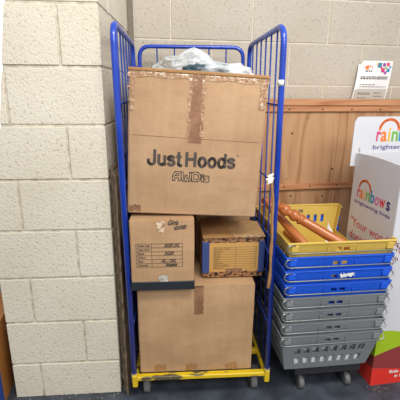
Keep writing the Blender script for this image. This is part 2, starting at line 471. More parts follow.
# ------------------------------------------------------------------ BOXES
def carton_mesh(w, d, h, bulge=.006, seed=0, nb=8, sag=None):
    """carton with crowned faces; origin at bottom centre-front"""
    bm = bmesh.new()
    bmesh.ops.create_cube(bm, size=1, matrix=Matrix.Translation((0,d/2,h/2)) @ Matrix.Diagonal((w,d,h,1)))
    bmesh.ops.bevel(bm, geom=bm.edges[:], offset=.004, segments=2, affect='EDGES')
    bmesh.ops.subdivide_edges(bm, edges=[e for e in bm.edges if e.calc_length()>.05], cuts=nb, use_grid_fill=True)
    for v in bm.verts:
        x,y,z = v.co; ux=x/(w/2); uy=(y-d/2)/(d/2); uz=(z-h/2)/(h/2)
        q = noise.noise((x*5+seed,y*5,z*5))*.5
        if abs(ux)>.97: v.co.x += math.copysign(bulge*(1-uy*uy)*(1-uz*uz)*(1+q),ux)
        if abs(uy)>.97: v.co.y += math.copysign(bulge*(1-ux*ux)*(1-uz*uz)*(1+q),uy)
        if uz>.97 and sag: v.co.z += sag*(1-ux*ux)*(1-uy*uy)
        v.co.x += .0015*noise.noise((z*7,y*7,seed)); v.co.y += .0015*noise.noise((x*7,z*7,seed+3))
    return bm

def add_flap(bm, pts, th=.004):
    a=[Vector(p) for p in pts]; n=(a[1]-a[0]).cross(a[3]-a[0]).normalized()*th
    va=[bm.verts.new(p) for p in a]; vb=[bm.verts.new(p+n) for p in a]
    bm.faces.new(va[::-1]); bm.faces.new(vb)
    for i in range(4): bm.faces.new((va[i],va[(i+1)%4],vb[(i+1)%4],vb[i]))

def top_flaps(parent, w, d, h, m, gap=.004, lift=.006):
    for s in (-1,1):
        bm = bmesh.new()
        add_flap(bm, [(-w/2,d/2+s*d/2,h-.002),(w/2,d/2+s*d/2,h-.002),(w/2,d/2+s*gap,h+lift*.6),(-w/2,d/2+s*gap,h+lift)][::s])
        obj('flap', bm, m, parent)

# --- big top carton (tilted clockwise by about three degrees)
BW,BD,BH = .553,.52,.588
p = cage_pt(-.0265,.026,.935)
big = thing('cardboard_box', 'large cardboard carton printed Just Hoods, topmost in the blue cage', 'box', p, CY, rot=(0,.052,CY))
bigc = obj('carton', carton_mesh(BW,BD,BH,.007,1,sag=.0), M['card'], big)
bm = bmesh.new()
# open front flap standing slightly proud along the top, with taped edge
add_box(bm, (-BW/2-.003,-.005,BH-.008),(BW/2+.003,.012,BH+.004), .002)
obj('top_fold', bm, M['card_dark'], big)
obj('tape', strip_patch(-BW/2-.002,BW/2+.002,BH-.030,BH-.004,-.014,.001,60,3,0,.35,2), M['tape_shine'], big)['label']='crumpled clear tape along the top edge'
obj('tape', strip_patch(-.034,.020,BH-.275,BH-.004,-.0165,.002,6,24,0,.3,5), M['tape_brown'], big)['label']='brown tape strip down the front'
for a,b,c_,yy,sd in ((-.040,-.028,.25,-.018,6),(.012,.026,.25,-.018,8),(-BW/2,-BW/2+.022,.16,-.013,9),(BW/2-.03,BW/2-.002,.13,-.013,10)):
    obj('tape_edge', strip_patch(a,b,BH-c_,BH-.02,yy,.0008,3,24,0,.5,sd), M['tape_shine'], big)
obj('tape', strip_patch(-BW/2+.006,-BW/2+.055,.01,.035,-.0095,.001,6,3,0,.3,12), M['tape_brown'], big)
bm = bmesh.new(); stroke(bm, [(-BW/2+.004,BH-.255),(BW/2-.004,BH-.262)], .002, -.0155); obj('crease', bm, M['tape_brown'], big)
# printing
zt = .238
def arcp(cx,cz,rx,rz,a0,a1,n=14):
    return [(cx+rx*math.cos(math.radians(a0+(a1-a0)*t/n)), cz+rz*math.sin(math.radians(a0+(a1-a0)*t/n))) for t in range(n+1)]
# glyphs: unit = cap height; (advance, strokes)
G = {'J':(.60,[[(.43,1.0),(.43,.30)]+arcp(.24,.28,.19,.21,0,-180)[1:]+[(.05,.36)]]),
 'u':(.60,[[(.09,.70),(.09,.28)]+arcp(.27,.27,.18,.20,180,340)[1:],[(.46,.70),(.46,.0)]]),
 's':(.55,[arcp(.26,.52,.17,.125,20,270,12)+arcp(.26,.215,.18,.145,90,-160,12)[1:]]),
 't':(.38,[[(.18,.90),(.18,.18)]+arcp(.30,.18,.12,.11,180,290)[1:],[(.02,.64),(.35,.64)]]),
 'H':(.79,[[(.10,0),(.10,1)],[(.62,0),(.62,1)],[(.10,.52),(.62,.52)]]),
 'o':(.62,[arcp(.29,.35,.205,.29,0,360,24)]),
 'd':(.63,[arcp(.28,.35,.195,.29,0,360,24),[(.50,1.0),(.50,0)]]),' ':(.20,[])}
def lettering(s_, x, z, capw, caph, m, parent, wt=.15):
    tot=sum(G[c][0] for c in s_); k=capw/tot; cx=x
    for c in s_:
        bm=bmesh.new()
        for P in G[c][1]:
            if len(P)>3:
                for a,b in zip(P,P[1:]): stroke(bm,[(cx+a[0]*k,z+a[1]*caph),(cx+b[0]*k,z+b[1]*caph)],wt*caph,0)
            else: 
                q=[(cx+a[0]*k,z+a[1]*caph) for a in P]; d=Vector((q[1][0]-q[0][0],q[1][1]-q[0][1])).normalized()*wt*caph*.35
                stroke(bm,[(q[0][0]+d.x,q[0][1]+d.y),(q[1][0]-d.x,q[1][1]-d.y)],wt*caph,0)
        if len(bm.verts):
            o=obj('printed_letter',bm,m,parent); o.location.y=-.015
        else: bm.free()
        cx+=G[c][0]*k
lettering('Just Hoods',-.196,.212,.366,.062,M['ink_soft'],big,.20)
text('o', .016, M['ink_soft'], big, .172, .264, -.0172)
def logo(parent, x, z, y, s):
    A = [(0,0),(0,.55),(.25,1),(.8,1),(.8,0)]; A2=[(0,.42),(.8,.42)]
    Wl = [(1.1,1),(1.1,.3),(1.3,0),(1.55,.0),(1.6,.6),(1.65,0),(2.0,0),(2.2,.3),(2.2,1)]
    Dl = [(2.5,0),(2.5,1),(3.1,1),(3.4,.7),(3.4,.3),(3.1,0),(2.5,0)]
    il = [(3.78,0),(3.78,.42)]; i2=[(3.78,.72),(3.78,.76)]
    sl = [(4.55,.55),(4.1,.55),(4.1,.3),(4.5,.28),(4.5,0),(4.05,0)]
    for wid,mm,dy,nm in ((.40,M['ink_soft'],0,'logo_outline'),(.16,M['ink_out'],-.0006,'logo_fill')):
        bm = bmesh.new()
        for P in (A,A2,Wl,Dl,il,i2,sl): stroke(bm, [(x+a*s,z+b*s) for a,b in P], wid*s, y+dy)
        # rounded ends
        for P in (A,A2,Wl,Dl,il,i2,sl):
            for a,b in P:
                bm.faces.new([bm.verts.new((x+a*s+wid*s/2*math.cos(t*PI/4),y+dy-.0001,z+b*s+wid*s/2*math.sin(t*PI/4))) for t in range(8)])
        obj(nm, bm, mm, parent)
logo(big, -.086, .154, -.0178, .0318)

drape(big,bigc)
# --- left middle carton
LW,LD,LH = .274,.42,.331
p = cage_pt(-.156,-.018,.602)
lb = thing('cardboard_box', 'tall carton with handwritten form and black band at its foot, under the Just Hoods carton', 'box', p, CY+.01)
lbc = obj('carton', carton_mesh(LW,LD,LH-.004,.004,4), M['card_side'], lb)
bm = bmesh.new(); add_box(bm, (-LW/2-.002,-.005,0),(LW/2+.002,LD+.002,.042), .002)
obj('black_band', bm, M['band'], lb)
obj('tape', strip_patch(-.018,.022,.008,.072,-.0075,.002,6,8,.006,.5,3), M['tape_silver'], lb)
obj('tape', strip_patch(-.022,.012,.272,.322,-.0062,.001,6,8,0,.4,7), M['tape_clear'], lb)
bm = bmesh.new(); Y=-.0068
gx0,gx1,gz0,gz1 = -.112,.086,.113,.222
n=6
for k in range(n+1): stroke(bm, [(gx0,gz0+(gz1-gz0)*k/n),(gx1,gz0+(gz1-gz0)*k/n)], .0016, Y)
for x in (gx0,-.046,gx1): stroke(bm, [(x,gz0),(x,gz1)], .0016, Y)
obj('printed_form', bm, M['ink_soft'], lb)
hz = (gz1-gz0)/n
for k,s in enumerate(('Product Code','Colour Name','Style','Colour','Size','Quantity')):
    text(s, .0125, M['ink'], lb, gx0+.006, gz1-hz*(k+.72), Y, bold=.0002, width=min(.052,.009*len(s)*.62))
for s,k,x,wd in (('SG20 2XL',0,.008,.066),('SG20',2,.008,.04),('XL - 2XL',4,-.006,.066),('Singlets',5,.012,.052)):
    text(s, .021, M['ink'], lb, x, gz1-hz*(k+.8), Y, 'handwriting', bold=.0006, shear=.35, width=wd)
text('Girls', .030, M['ink'], lb, .022, .305, Y, 'handwriting', bold=.0008, shear=.4, width=.046)
text('HOODED', .022, M['ink'], lb, .050, .282, Y, 'handwriting', bold=.0008, shear=.4, width=.056, ang=.12)

drape(lb,lbc)
# --- right middle carton
RW,RD,RH = .284,.245,.198
p = cage_pt(.168,.078,.606)
rb = thing('cardboard_box', 'squat worn carton with blue corners and printed label grid', 'box', p, CY+.02)
rbc = obj('carton', carton_mesh(RW,RD,RH,.004,8), M['card_dark'], rb)
bm = bmesh.new()
add_flap(bm, [(-RW/2,.0,RH),(-.002,.0,RH+.001),(-.012,RD*.9,RH+.022),(-RW/2,RD*.9,RH+.01)])
obj('flap', bm, M['card_dark'], rb)
bm = bmesh.new()
add_flap(bm, [(.002,.0,RH+.001),(RW/2+.006,.0,RH+.001),(RW/2+.006,RD*.72,RH+.014),(-.030,RD*.72,RH+.018)])
obj('flap', bm, M['card_worn'], rb)
Y = -.0065
obj('label_sheet', flat_poly([rect(-RW/2+.030,.030,RW/2-.022,RH-.022)], Y), M['kraft_label'], rb)
obj('blue_corner', box((-RW/2-.004,-.0065,.026),(-RW/2+.029,.04,RH-.016),bev=.002), M['blue_tape'], rb)
obj('blue_corner', box((RW/2-.024,-.0065,.026),(RW/2+.004,.04,RH-.016),bev=.002), M['blue_tape'], rb)
obj('tape', strip_patch(-RW/2,RW/2-.01,RH-.020,RH+.002,Y-.0012,.002,30,3,0,.4,14), M['speck_tape'], rb)
obj('tape', strip_patch(-RW/2+.006,RW/2-.006,.004,.030,Y-.0012,.002,30,3,0,.4,15), M['speck_tape'], rb)
obj('tape', strip_patch(-.035,.045,.028,.046,Y-.001,.001,10,3,.004,.5,16), M['tape_brown'], rb)
bm = bmesh.new(); y2=Y-.0006
gx0,gx1,gz0,gz1 = -RW/2+.050,RW/2-.036,.046,RH-.044
n=9
for k in range(n+1): stroke(bm, [(gx0,gz0+(gz1-gz0)*k/n),(gx1,gz0+(gz1-gz0)*k/n)], .0011, y2)
for x in (gx0,.012,gx1): stroke(bm, [(x,gz0),(x,gz1)], .0011, y2)
obj('printed_form', bm, M['ink_soft'], rb)
for k,s in enumerate(('Purchase Order','Product','Style','Colour','Name','Size','Quantity','Carton number','Gross wt')):
    text(s, .009, M['ink'], rb, gx0+.003, gz1-(gz1-gz0)/n*(k+.8), y2, width=min(.075,.0052*len(s)))
bm = strip_patch(RW/2-.09,RW/2-.004,RH+.004,RH+.012,-.009,.002,14,2,-.002,.4,18)
obj('tape', bm, M['tape_clear'], rb)

drape(rb,rbc)
# --- carton behind, wedged under the big one
p = cage_pt(.115,.345,.606)
hb = thing('cardboard_box', 'brown carton with grey tape at the back of the cage, under the Just Hoods carton', 'box', p, CY)
# stands behind the squat carton
p = cage_pt(.150,.342,.606); hb.location = p
obj('carton', carton_mesh(.285,.17,.268,.002,12), M['card_side'], hb)
obj('tape', strip_patch(-.070,-.015,.16,.262,-.0055,.001,4,6,0,.2,20), M['tape_grey'], hb)

# --- bottom carton
QW,QD,QH = .540,.60,.464
p = cage_pt(-.006,.016,.1365)
qb = thing('cardboard_box', 'big plain cardboard carton standing on the yellow base, lowest in the cage', 'box', p, CY)
qbc = obj('carton', carton_mesh(QW,QD,QH,.007,20), M['card_side'], qb)
top_flaps(qb, QW-.004, QD, QH, M['card_side'], lift=-.002)
obj('tape', strip_patch(-.010,.032,QH-.145,QH+.001,-.0115,.0015,5,12,0,.3,22), M['tape_brown'], qb)
for x in (-.175,-.025,.17): obj('tape', strip_patch(x-.024,x+.028,.008,.044,-.0085,.0012,6,4,0,.4,x*9), M['card_dark'], qb)

drape(qb,qbc)
# --- garment and polythene bags on the top carton
def blob(name, pts_fn, nx, ny, m, parent=None):
    bm = bmesh.new(); g=[]
    for j in range(ny+1):
        g.append([bm.verts.new(pts_fn(i/nx, j/ny)) for i in range(nx+1)])
    for j in range(ny):
        for i in range(nx): bm.faces.new((g[j][i],g[j][i+1],g[j+1][i+1],g[j+1][i]))
    return obj(name, bm, m, parent, True)
def cushion(cx, cy, z0, w, d, h, seed, amp, sharp=.55):
    """closed lumpy bag shape"""
    bm = bmesh.new()
    bmesh.ops.create_icosphere(bm, subdivisions=5, radius=1)
    for v in bm.verts:
        x,y,z = v.co
        f = 1+amp*noise.fractal((x*2.2+seed,y*2.2,z*2.2),.8,2.1,5)
        rx = math.copysign(abs(x)**sharp,x); ry = math.copysign(abs(y)**sharp,y)
        zz = max(z,-.25)
        ridg = .12*abs(noise.noise((x*4+seed,y*4,3)))
        v.co = (cx+rx*w/2*f, cy+ry*d/2*f, z0+(zz+.25)/1.25*h*(f+ridg))
    return bm
gt = thing('folded_garment', 'folded dark teal garment in clear polythene lying on the Just Hoods carton', 'clothing', cage_pt(.045,.15,1.514), CY, rot=(0,.045,CY))
obj('fabric', cushion(.02,.06,.0,.27,.24,.046,3,.10), M['garment'], gt, True)
bg = thing('plastic_bag', 'crumpled clear polythene bag heaped highest on the carton, left of the folded garment', 'bag', cage_pt(-.03,.24,1.524), CY, rot=(0,.04,CY))
def bagmesh(w,d,h,seed):
    bm = cushion(0,.08,0,w,d,h,seed,.16,.75)
    for v in bm.verts:
        x = v.co.x/(w/2)
        v.co.z *= (.72+.45*math.exp(-((x-.12)/.45)**2)+.12*math.exp(-((x+.75)/.25)**2))
    return bm
obj('polythene', bagmesh(.31,.28,.092,11), M['poly'], bg, True)
bg2 = thing('plastic_bag', 'flatter clear polythene wrapper trailing to the right over the folded garment', 'bag', cage_pt(.12,.17,1.508), CY, rot=(0,.08,CY))
obj('polythene', cushion(-.02,.045,0,.28,.28,.060,19,.16,.7), M['poly'], bg2, True)

# --- torn kraft strip and tapes on the right front post
kp = thing('torn_paper_strip', 'torn brown kraft paper strip hanging down the right front post of the cage', 'paper', cage_pt(W2-.004,-.016,0), CY)
def kf(u,v):
    z = .60+.52*v
    w = .013+.006*noise.noise((v*7,1,0))
    cx = -.002+.003*math.sin(v*5)+ .005*noise.noise((v*4,5,0)) - .012*max(0,v-.75)*4
    return (cx+(u-.5)*w, -.004-.008*math.sin(u*PI)-.006*abs(noise.noise((u*3,v*14,2))), z)
blob('paper', kf, 5, 60, M['card_dark'], kp)
bm = strip_patch(-.036,-.012,1.085,1.125,-.012,.008,6,8,.01,.8,31); obj('tape_end', bm, M['white_tape'], kp)
rt = obj('tape_band', tube([(0,0,-.011),(0,0,.011)], TR+.0012, 14), M['white_tape'], None, True)
rt.location = cage_pt(W2,0,1.485); tag(rt, 'small white tape band wound round the right front post near its top', 'tape')

# ------------------------------------------------------------------ FLATTENED CARTONS between pier and cage
for k,(x,y,h,t,lean) in enumerate(((-.3845,1.600,1.13,.0078,.0),(-.3750,1.586,1.14,.0078,.002),(-.3655,1.574,1.12,.0078,.004),(-.3560,1.556,1.11,.0078,.006))):
    o = thing('flattened_box', ['old flattened dark carton standing on edge against the pier, nearest the blockwork','old flattened carton second from the pier beside the cage','old flattened carton third from the pier beside the cage','old flattened carton standing next to the cage post, farthest from the pier'][k], 'cardboard', (x+.006,y,0), .030, 'flattened cartons beside the cage')
    bm = bmesh.new(); g=[]; ny,nz=8,60
    for s in (-1,1):
        G=[]
        for j in range(nz+1):
            row=[]
            for i in range(ny+1):
                z=h*j/nz; yy=.46*i/ny
                wv=.0022*noise.noise((z*16,yy*3,k*5))-.004*(z/h)
                row.append(bm.verts.new((s*t/2*(1+.5*noise.noise((z*30,k,s)))+wv, yy+(.012*noise.noise((z*22,k*3,0)) if i==0 else 0), z)))
            G.append(row)
        g.append(G)
    for G in g:
        for j in range(nz):
            for i in range(ny): bm.faces.new((G[j][i],G[j][i+1],G[j+1][i+1],G[j+1][i]))
    A,B=g
    for j in range(nz):
        for i in (0,ny): bm.faces.new((A[j][i],A[j+1][i],B[j+1][i],B[j][i]))
    for i in range(ny):
        for j in (0,nz): bm.faces.new((A[j][i],A[j][i+1],B[j][i+1],B[j][i]))
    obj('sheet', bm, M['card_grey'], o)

# ------------------------------------------------------------------ CRATES
def panel(bm, c00, c10, c11, c01, us, vs, holes):
    """bilinear panel cut by us, vs with hole cells omitted"""
    c00,c10,c11,c01 = map(Vector,(c00,c10,c11,c01))
    P = lambda u,v: (c00*(1-u)+c10*u)*(1-v)+(c01*(1-u)+c11*u)*v
    g = [[bm.verts.new(P(u,v)) for u in us] for v in vs]
    for j in range(len(vs)-1):
        for i in range(len(us)-1):
            if (i,j) in holes: continue
            bm.faces.new((g[j][i],g[j][i+1],g[j+1][i+1],g[j+1][i]))
bw,bd,tw,td,ch = .205,.240,.245,.278,.205     # half base, half top, height
def slots(n, e0, e1, fill=.66):
    us=[0]; cells=[]
    pitch=(e1-e0)/n
    for k in range(n):
        us += [e0+pitch*k+pitch*(1-fill)/2, e0+pitch*k+pitch*(1+fill)/2]
    us.append(1); return us
def crate_body(cut=1):
    bm = bmesh.new()
    us = slots(8,.10,.90); vs=[0,.16,.35,.47,.655,.80,.895,1]
    holes = {(2*k+1,j) for k in range(8) for j in (1,3)}
    # hand slots near the top centre
    us2 = sorted(us+[.445,.49,.51,.555]); 
    def mk(c00,c10,c11,c01, hand=True, nn=8):
        u0 = slots(nn,.10,.90); u = sorted(set(u0+([.43,.488,.512,.57] if hand else [])))
        H=set()
        for i in range(len(u)-1):
            m=(u[i]+u[i+1])/2
            for j in range(len(vs)-1):
                if j in (1,3) and any(u0[2*k+1]<m<u0[2*k+2] for k in range(nn)): H.add((i,j))
                if hand and j==5 and (.43<m<.488 or .512<m<.57): H.add((i,j))
        panel(bm,c00,c10,c11,c01,u,vs,H)
    mk((-bw,-bd,0),(bw,-bd,0),(tw,-td,ch),(-tw,-td,ch))
    ub=[0,.43,.488,.512,.57,.62,.66,.71,.75,.80,.84,1]; vb=[0,.54,.74,.80,.895,1]
    panel(bm,(-bw,bd,0),(bw,bd,0),(tw,td,ch),(-tw,td,ch),ub,vb,{(1,3),(3,3),(5,1),(7,1),(9,1)})
    for s in (-1,1):
        c = cut if s==1 else 1
        x1=bw+(tw-bw)*c; y1=bd+(td-bd)*c
        mk((s*bw,-bd,0),(s*bw,bd,0),(s*x1,y1,ch*c),(s*x1,-y1,ch*c),False,11)
        if c<1:
            for e in (-1,1):
                panel(bm,(x1,e*(y1-.03),ch*c),(x1,e*y1,ch*c),(tw,e*td,ch),(tw,e*(td-.035),ch),[0,1],[0,1],set())
    u=[i/8 for i in range(9)]
    panel(bm,(-bw,-bd,0),(bw,-bd,0),(bw,bd,0),(-bw,bd,0),u,u,set())
    bmesh.ops.remove_doubles(bm, verts=bm.verts[:], dist=.0004)
    return bm
def crate(k, x, y, z, key, label, yaw):
    cut = {7:.33, 6:.40, 5:.72}.get(k,1)
    t = thing('stacking_crate', label, 'crate', (x,y,z), yaw, 'stacked plastic crates')
    o = obj('tub', crate_body(cut), M[key], t)
    md = o.modifiers.new('s','SOLIDIFY'); md.thickness=.0045; md.offset=0
    # rim
    bm = bmesh.new(); r=.006
    if cut==1: add_tube(bm, [(-tw,-td,ch),(tw,-td,ch),(tw,td,ch),(-tw,td,ch)], r, 8, True)
    else: add_tube(bm, [(tw,-td+.035,ch),(tw,-td,ch),(-tw,-td,ch),(-tw,td,ch),(tw,td,ch),(tw,td-.035,ch)], r, 8)
    obj('rim', bm, M[key], t)
    for sx in (-1,1):
        obj('corner_lug', box((sx*(tw-.028)-.016, -td+.001-.007, ch-.036),(sx*(tw-.028)+.016, -td+.001+.003, ch-.006), bev=.002), M[key], t)
    for a,b,nm in (((-.07,ch-.014),(.07,ch-.010),'slot_rib'),((-.07,ch-.048),(-.066,ch-.010),'slot_rib'),((.066,ch-.048),(.07,ch-.010),'slot_rib')):
        obj(nm, box((a[0], -td-.001, a[1]),(b[0], -td+.007, b[1])), M[key], t)
    for e in (-1,1):
        Yf = e*(td+.008)
        pts = [(-tw+.030,e*(td+.004),ch-.004),(-tw-.004,Yf,ch-.004),(-tw-.010,Yf+e*.002,ch-.030),(-tw+.014,Yf+e*.003,ch-.040),(tw-.014,Yf+e*.003,ch-.040),(tw+.010,Yf+e*.002,ch-.030),(tw+.006,Yf-e*.03,ch-.010),(tw+.006,Yf-e*.05,ch-.008)]
        obj('bail_handle', tube(fillet(pts,.012,4), .0032, 8), M['steel'], t, True)
    return t
CRY=.120
CX,CYY = .586,1.812
names = [('cr_grey','grey plastic crate at the bottom of the stack, its slotted front fully in view'),
 ('cr_grey','grey plastic crate second from the bottom of the nested stack'),
 ('cr_grey','grey plastic crate third from the bottom of the nested stack'),
 ('cr_grey','topmost grey crate, nested directly under the lowest blue crate'),
 ('cr_blue','lowest blue plastic crate, resting on the grey ones'),
 ('cr_blue','middle blue plastic crate of three, with a strip of torn white tape'),
 ('cr_blue','uppermost blue plastic crate, directly under the yellow crate'),
 ('cr_yel','yellow plastic crate on top of the stack holding turned wooden posts')]
crates=[]
for k,(key,lab) in enumerate(names):
    crates.append(crate(k, CX+.002*math.sin(k*2), CYY, .165+.0655*k, key, lab, CRY+.006*math.sin(k*3+1)))
obj('torn_tape', strip_patch(.0,.07,ch-.030,ch-.014,-td-.006,.003,12,3,.006,.9,41), M['white_tape'], crates[5])
def cr_pt(x,y,z): return Vector((CX,CYY,0))+Matrix.Rotation(CRY,3,'Z')@Vector((x,y,z))
# paper inside the bottom crate
pp = thing('paper_stack','white paper lying inside the bottom grey crate','paper',cr_pt(0,0,.169),CRY)
bm=bmesh.new()
for k in range(5): add_box(bm,(-.185,-.234,.002+k*.009),(.185,.2,.0095+k*.009),.001,1,Matrix.Rotation(.01*math.sin(k*4),4,'Z'))
obj('sheets',bm,M['white_paper'],pp)
pp2 = thing('paper_stack','white paper lying in the second grey crate from the bottom','paper',cr_pt(0,0,.2345),CRY)
bm=bmesh.new()
for k in range(5): add_box(bm,(-.18,-.232,.002+k*.009),(.18,.2,.0095+k*.009),.001,1,Matrix.Rotation(.01*math.sin(k*3+1),4,'Z'))
obj('sheets',bm,M['white_paper'],pp2)
# dolly
dl = thing('wheeled_dolly','low black wheeled dolly under the crate stack','dolly',cr_pt(.03,.02,0),CRY)
bm=bmesh.new(); add_box(bm,(-.17,-.24,.104),(.17,.22,.150),.006,2)
for s in(-1,1): add_box(bm,(s*.13-.02,-.24,.15),(s*.13+.02,.22,.161),.003)
obj('deck',bm,M['dark'],dl)
for sx in (-1,1):
    for y in (-.20,.17): castor(dl, sx*.122, y, .105, r=.034, w=.026)

# turned wooden posts in the yellow crate
def post(label, A, B, r=.024, blk=True):
    A=Vector(A);B=Vector(B); Lg=(B-A).length
    d=(B-A).normalized(); q=Vector((0,0,1)).rotation_difference(d)
    t = thing('turned_post', label, 'wooden post', A)
    t.rotation_mode='QUATERNION'; t.rotation_quaternion=q
    e=Lg-(.05 if blk else .0)
    prof=[(0,r*.7),(.006,r),(.03,r*1.02),(.10,r*.98),(.5*e,r*.94),(.62*e,r*.90),(.66*e,r*.9),(.67*e,r*1.12),(.69*e,r*1.15),(.705*e,r*.85),(.72*e,r*.82),(.74*e,r*1.1),(.77*e,r*1.16),(.80*e,r*1.02),(.82*e,r*.8),(.85*e,r*.78),(.86*e,r*1.12),(.90*e,r*1.2),(.94*e,r*1.05),(.96*e,r*.8),(e,r*.85)]
    if not blk: prof=[(0,r*.7),(.006,r),(.5*e,r*.95),(.74*e,r*.92),(.76*e,r*1.06),(.79*e,r*1.06),(.81*e,r*.9),(.95*e,r*.88),(e,r*.8)]
    obj('shaft', lathe(prof,24), M['turned'], t, True)
    if blk:
        obj('square_block', box((-r*.98,-r*.98,e-.002),(r*.98,r*.98,Lg),.003,2), M['turned'], t)
post('varnished turned wooden post with square end block, right of the pair in the yellow crate', (.72,1.68,.735), (.352,1.86,.92), .0255)
post('smooth varnished wooden post, left of the pair, leaning up towards the cage bars', (.53,1.66,.72), (.358,2.05,.872), .023, False)
post('short varnished post end lying low in the yellow crate behind its front slot', (.60,1.62,.655), (.48,2.0,.70), .024, False)
ps = thing('paper_scrap','small white paper scrap tucked in the yellow crate beside the turned posts','paper',cr_pt(.06,.02,.63),CRY)
blob('paper', lambda u,v:(.0+.05*u+.01*v,.02*math.sin(u*3),.19*v*(1-.45*u)), 6,6, M['white_paper'], ps)

# ------------------------------------------------------------------ DISPLAY STAND
DY=.17
ds = thing('display_bin','white cardboard charity display bin printed rainbows, with green and red swirls at its foot','display',(.883,1.635,0),DY)
DW,DD,DH=.46,.368,1.145
def wall_sheet(x0,y0,x1,y1,z1a,z1b,nm,par,m,z0=0,curve=0):
    bm=bmesh.new(); n=10; g=[]
    for j in range(n+1):
        row=[]
        for i in range(n+1):
            u=i/n; z1=z1a+(z1b-z1a)*u+curve*math.sin(u*PI); z=z0+(z1-z0)*j/n
            row.append(bm.verts.new((x0+(x1-x0)*u,y0+(y1-y0)*u,z)))
        g.append(row)
    for j in range(n):
        for i in range(n): bm.faces.new((g[j][i],g[j][i+1],g[j+1][i+1],g[j+1][i]))
    o=obj(nm,bm,m,par); md=o.modifiers.new('s','SOLIDIFY'); md.thickness=.005; md.offset=0; return o
sidep=wall_sheet(0,DD,0,0,DH,DH-.004,'side_panel',ds,M['white_card'],curve=.008)
front=wall_sheet(0,0,DW,0,DH,DH,'front_panel',ds,M['white_card'])
wall_sheet(DW,0,DW,DD,DH,DH,'side_panel',ds,M['white_card'])
wall_sheet(0,DD,DW,DD,DH,DH,'back_panel',ds,M['white_card'])
hd=bmesh.new(); 
hp=[(-.028,1.075),(-.028,1.30),(-.016,1.326),(-.004,1.331),(.44,1.331),(.48,1.31),(.48,1.075)]
hdo=obj('header_board', prism(hp,DD+.004,DD+.009), M['white_card'], ds)
obj('slot', box((.012,DD-.004,1.150),(.016,DD+.003,1.172)), M['leaflet_grey'], ds)
# swirls wrap both faces: front faces use x, side face uses -y as the running coordinate
def swirl(fn_hi, fn_lo, x0, x1, side, m, off, nm, z0=0):
    bm=bmesh.new(); n=24
    if side: x1+=.0036
    else: x0-=.0036
    for i in range(n):
        a=x0+(x1-x0)*i/n; b=x0+(x1-x0)*(i+1)/n
        q=[(a,fn_lo(a)),(b,fn_lo(b)),(b,max(fn_hi(b),fn_lo(b))),(a,max(fn_hi(a),fn_lo(a)))]
        if side: P=[(-.0028-off,-x,z) for x,z in q]
        else: P=[(x,-.0028-off,z) for x,z in q]
        if q[2][1]-q[1][1]<1e-5 and q[3][1]-q[0][1]<1e-5: continue
        bm.faces.new([bm.verts.new(p) for p in P])
    bmesh.ops.remove_doubles(bm, verts=bm.verts[:], dist=1e-6)
    obj(nm,bm,m, sidep if side else front)
gtop=lambda x: .12+.20*math.sqrt(max(0,1-((x-.03)/.25)**2)) if abs(x-.03)<.25 else 0
mtop=lambda x: .178+.40*(x)-.45*x*x if x>-.2 else .08
rtop=lambda x: .105-.12*x if x>-.0 else .105+.1*x
for sd,(x0,x1) in ((True,(-.20,0)),(False,(0,DW))):
    swirl(lambda x:gtop(x), lambda x:max(mtop(x),rtop(x)), x0,x1,sd,M['green'],.0004,'green_swirl')
    swirl(lambda x:mtop(x), lambda x:max(0,rtop(x)), x0,x1,sd,M['maroon'],.0008,'maroon_swirl')
    swirl(lambda x:max(0,rtop(x)), lambda x:0, x0,x1,sd,M['red'],.0012,'red_band')
text('Ride conti', .026, M['white_ink'], front, .094, .064, -.0048, bold=.0006, width=.12)
text('in 19', .026, M['white_ink'], front, .128, .036, -.0048, bold=.0006, width=.05)
def rainbow_word(parent, x, z, off, size, face, sub=True, width=.2):
    adv = {'r':.38,'a':.56,'i':.27,'n':.58,'b':.60,'o':.60,'w':.78,'s':.5}
    tot = sum(adv[c] for c in 'rainbows'); k = width/tot
    cx=0
    for c in 'rainbows':
        o=text(c, size, M['p_'+c], parent, (x+cx) if face=='front' else (x-cx), z, off, 'printed_letter', bold=size*.022, face=face, width=adv[c]*k*(.88 if c!='i' else .6))
        cx += adv[c]*k
    bm=bmesh.new(); R=width*.175; c0=width*.235; P=[(c0+R*math.cos(t*PI/14), R*.95*math.sin(t*PI/14)) for t in range(0,15)]
    stroke(bm,P,size*.13,0)
    o=obj('printed_arc',bm,M['p_arc'],parent)
    if face=='front': o.matrix_basis=Matrix.Translation((x,off,z+size*.57))
    else: o.matrix_basis=Matrix.Translation((off,x,z+size*.57))@Matrix.Rotation(-PI/2,4,'Z')
    if sub: text('brightening lives', size*.30, M['p_sub'], parent, x-.012 if face=='front' else x+.014, z-size*.40, off, bold=.0003, width=width*1.06, face=face)
rainbow_word(hdo, .100, 1.205, DD+.003, .105, 'front', width=.31)
rainbow_word(sidep, .318, .925, -.0035, .088, 'side', width=.275)
text('"Your wonderful', .066, M['p_crim'], sidep, .350, .762, -.0036, face='side', width=.44)
text('donations help"', .066, M['p_crim'], sidep, .345, .690, -.0036, face='side', width=.40)

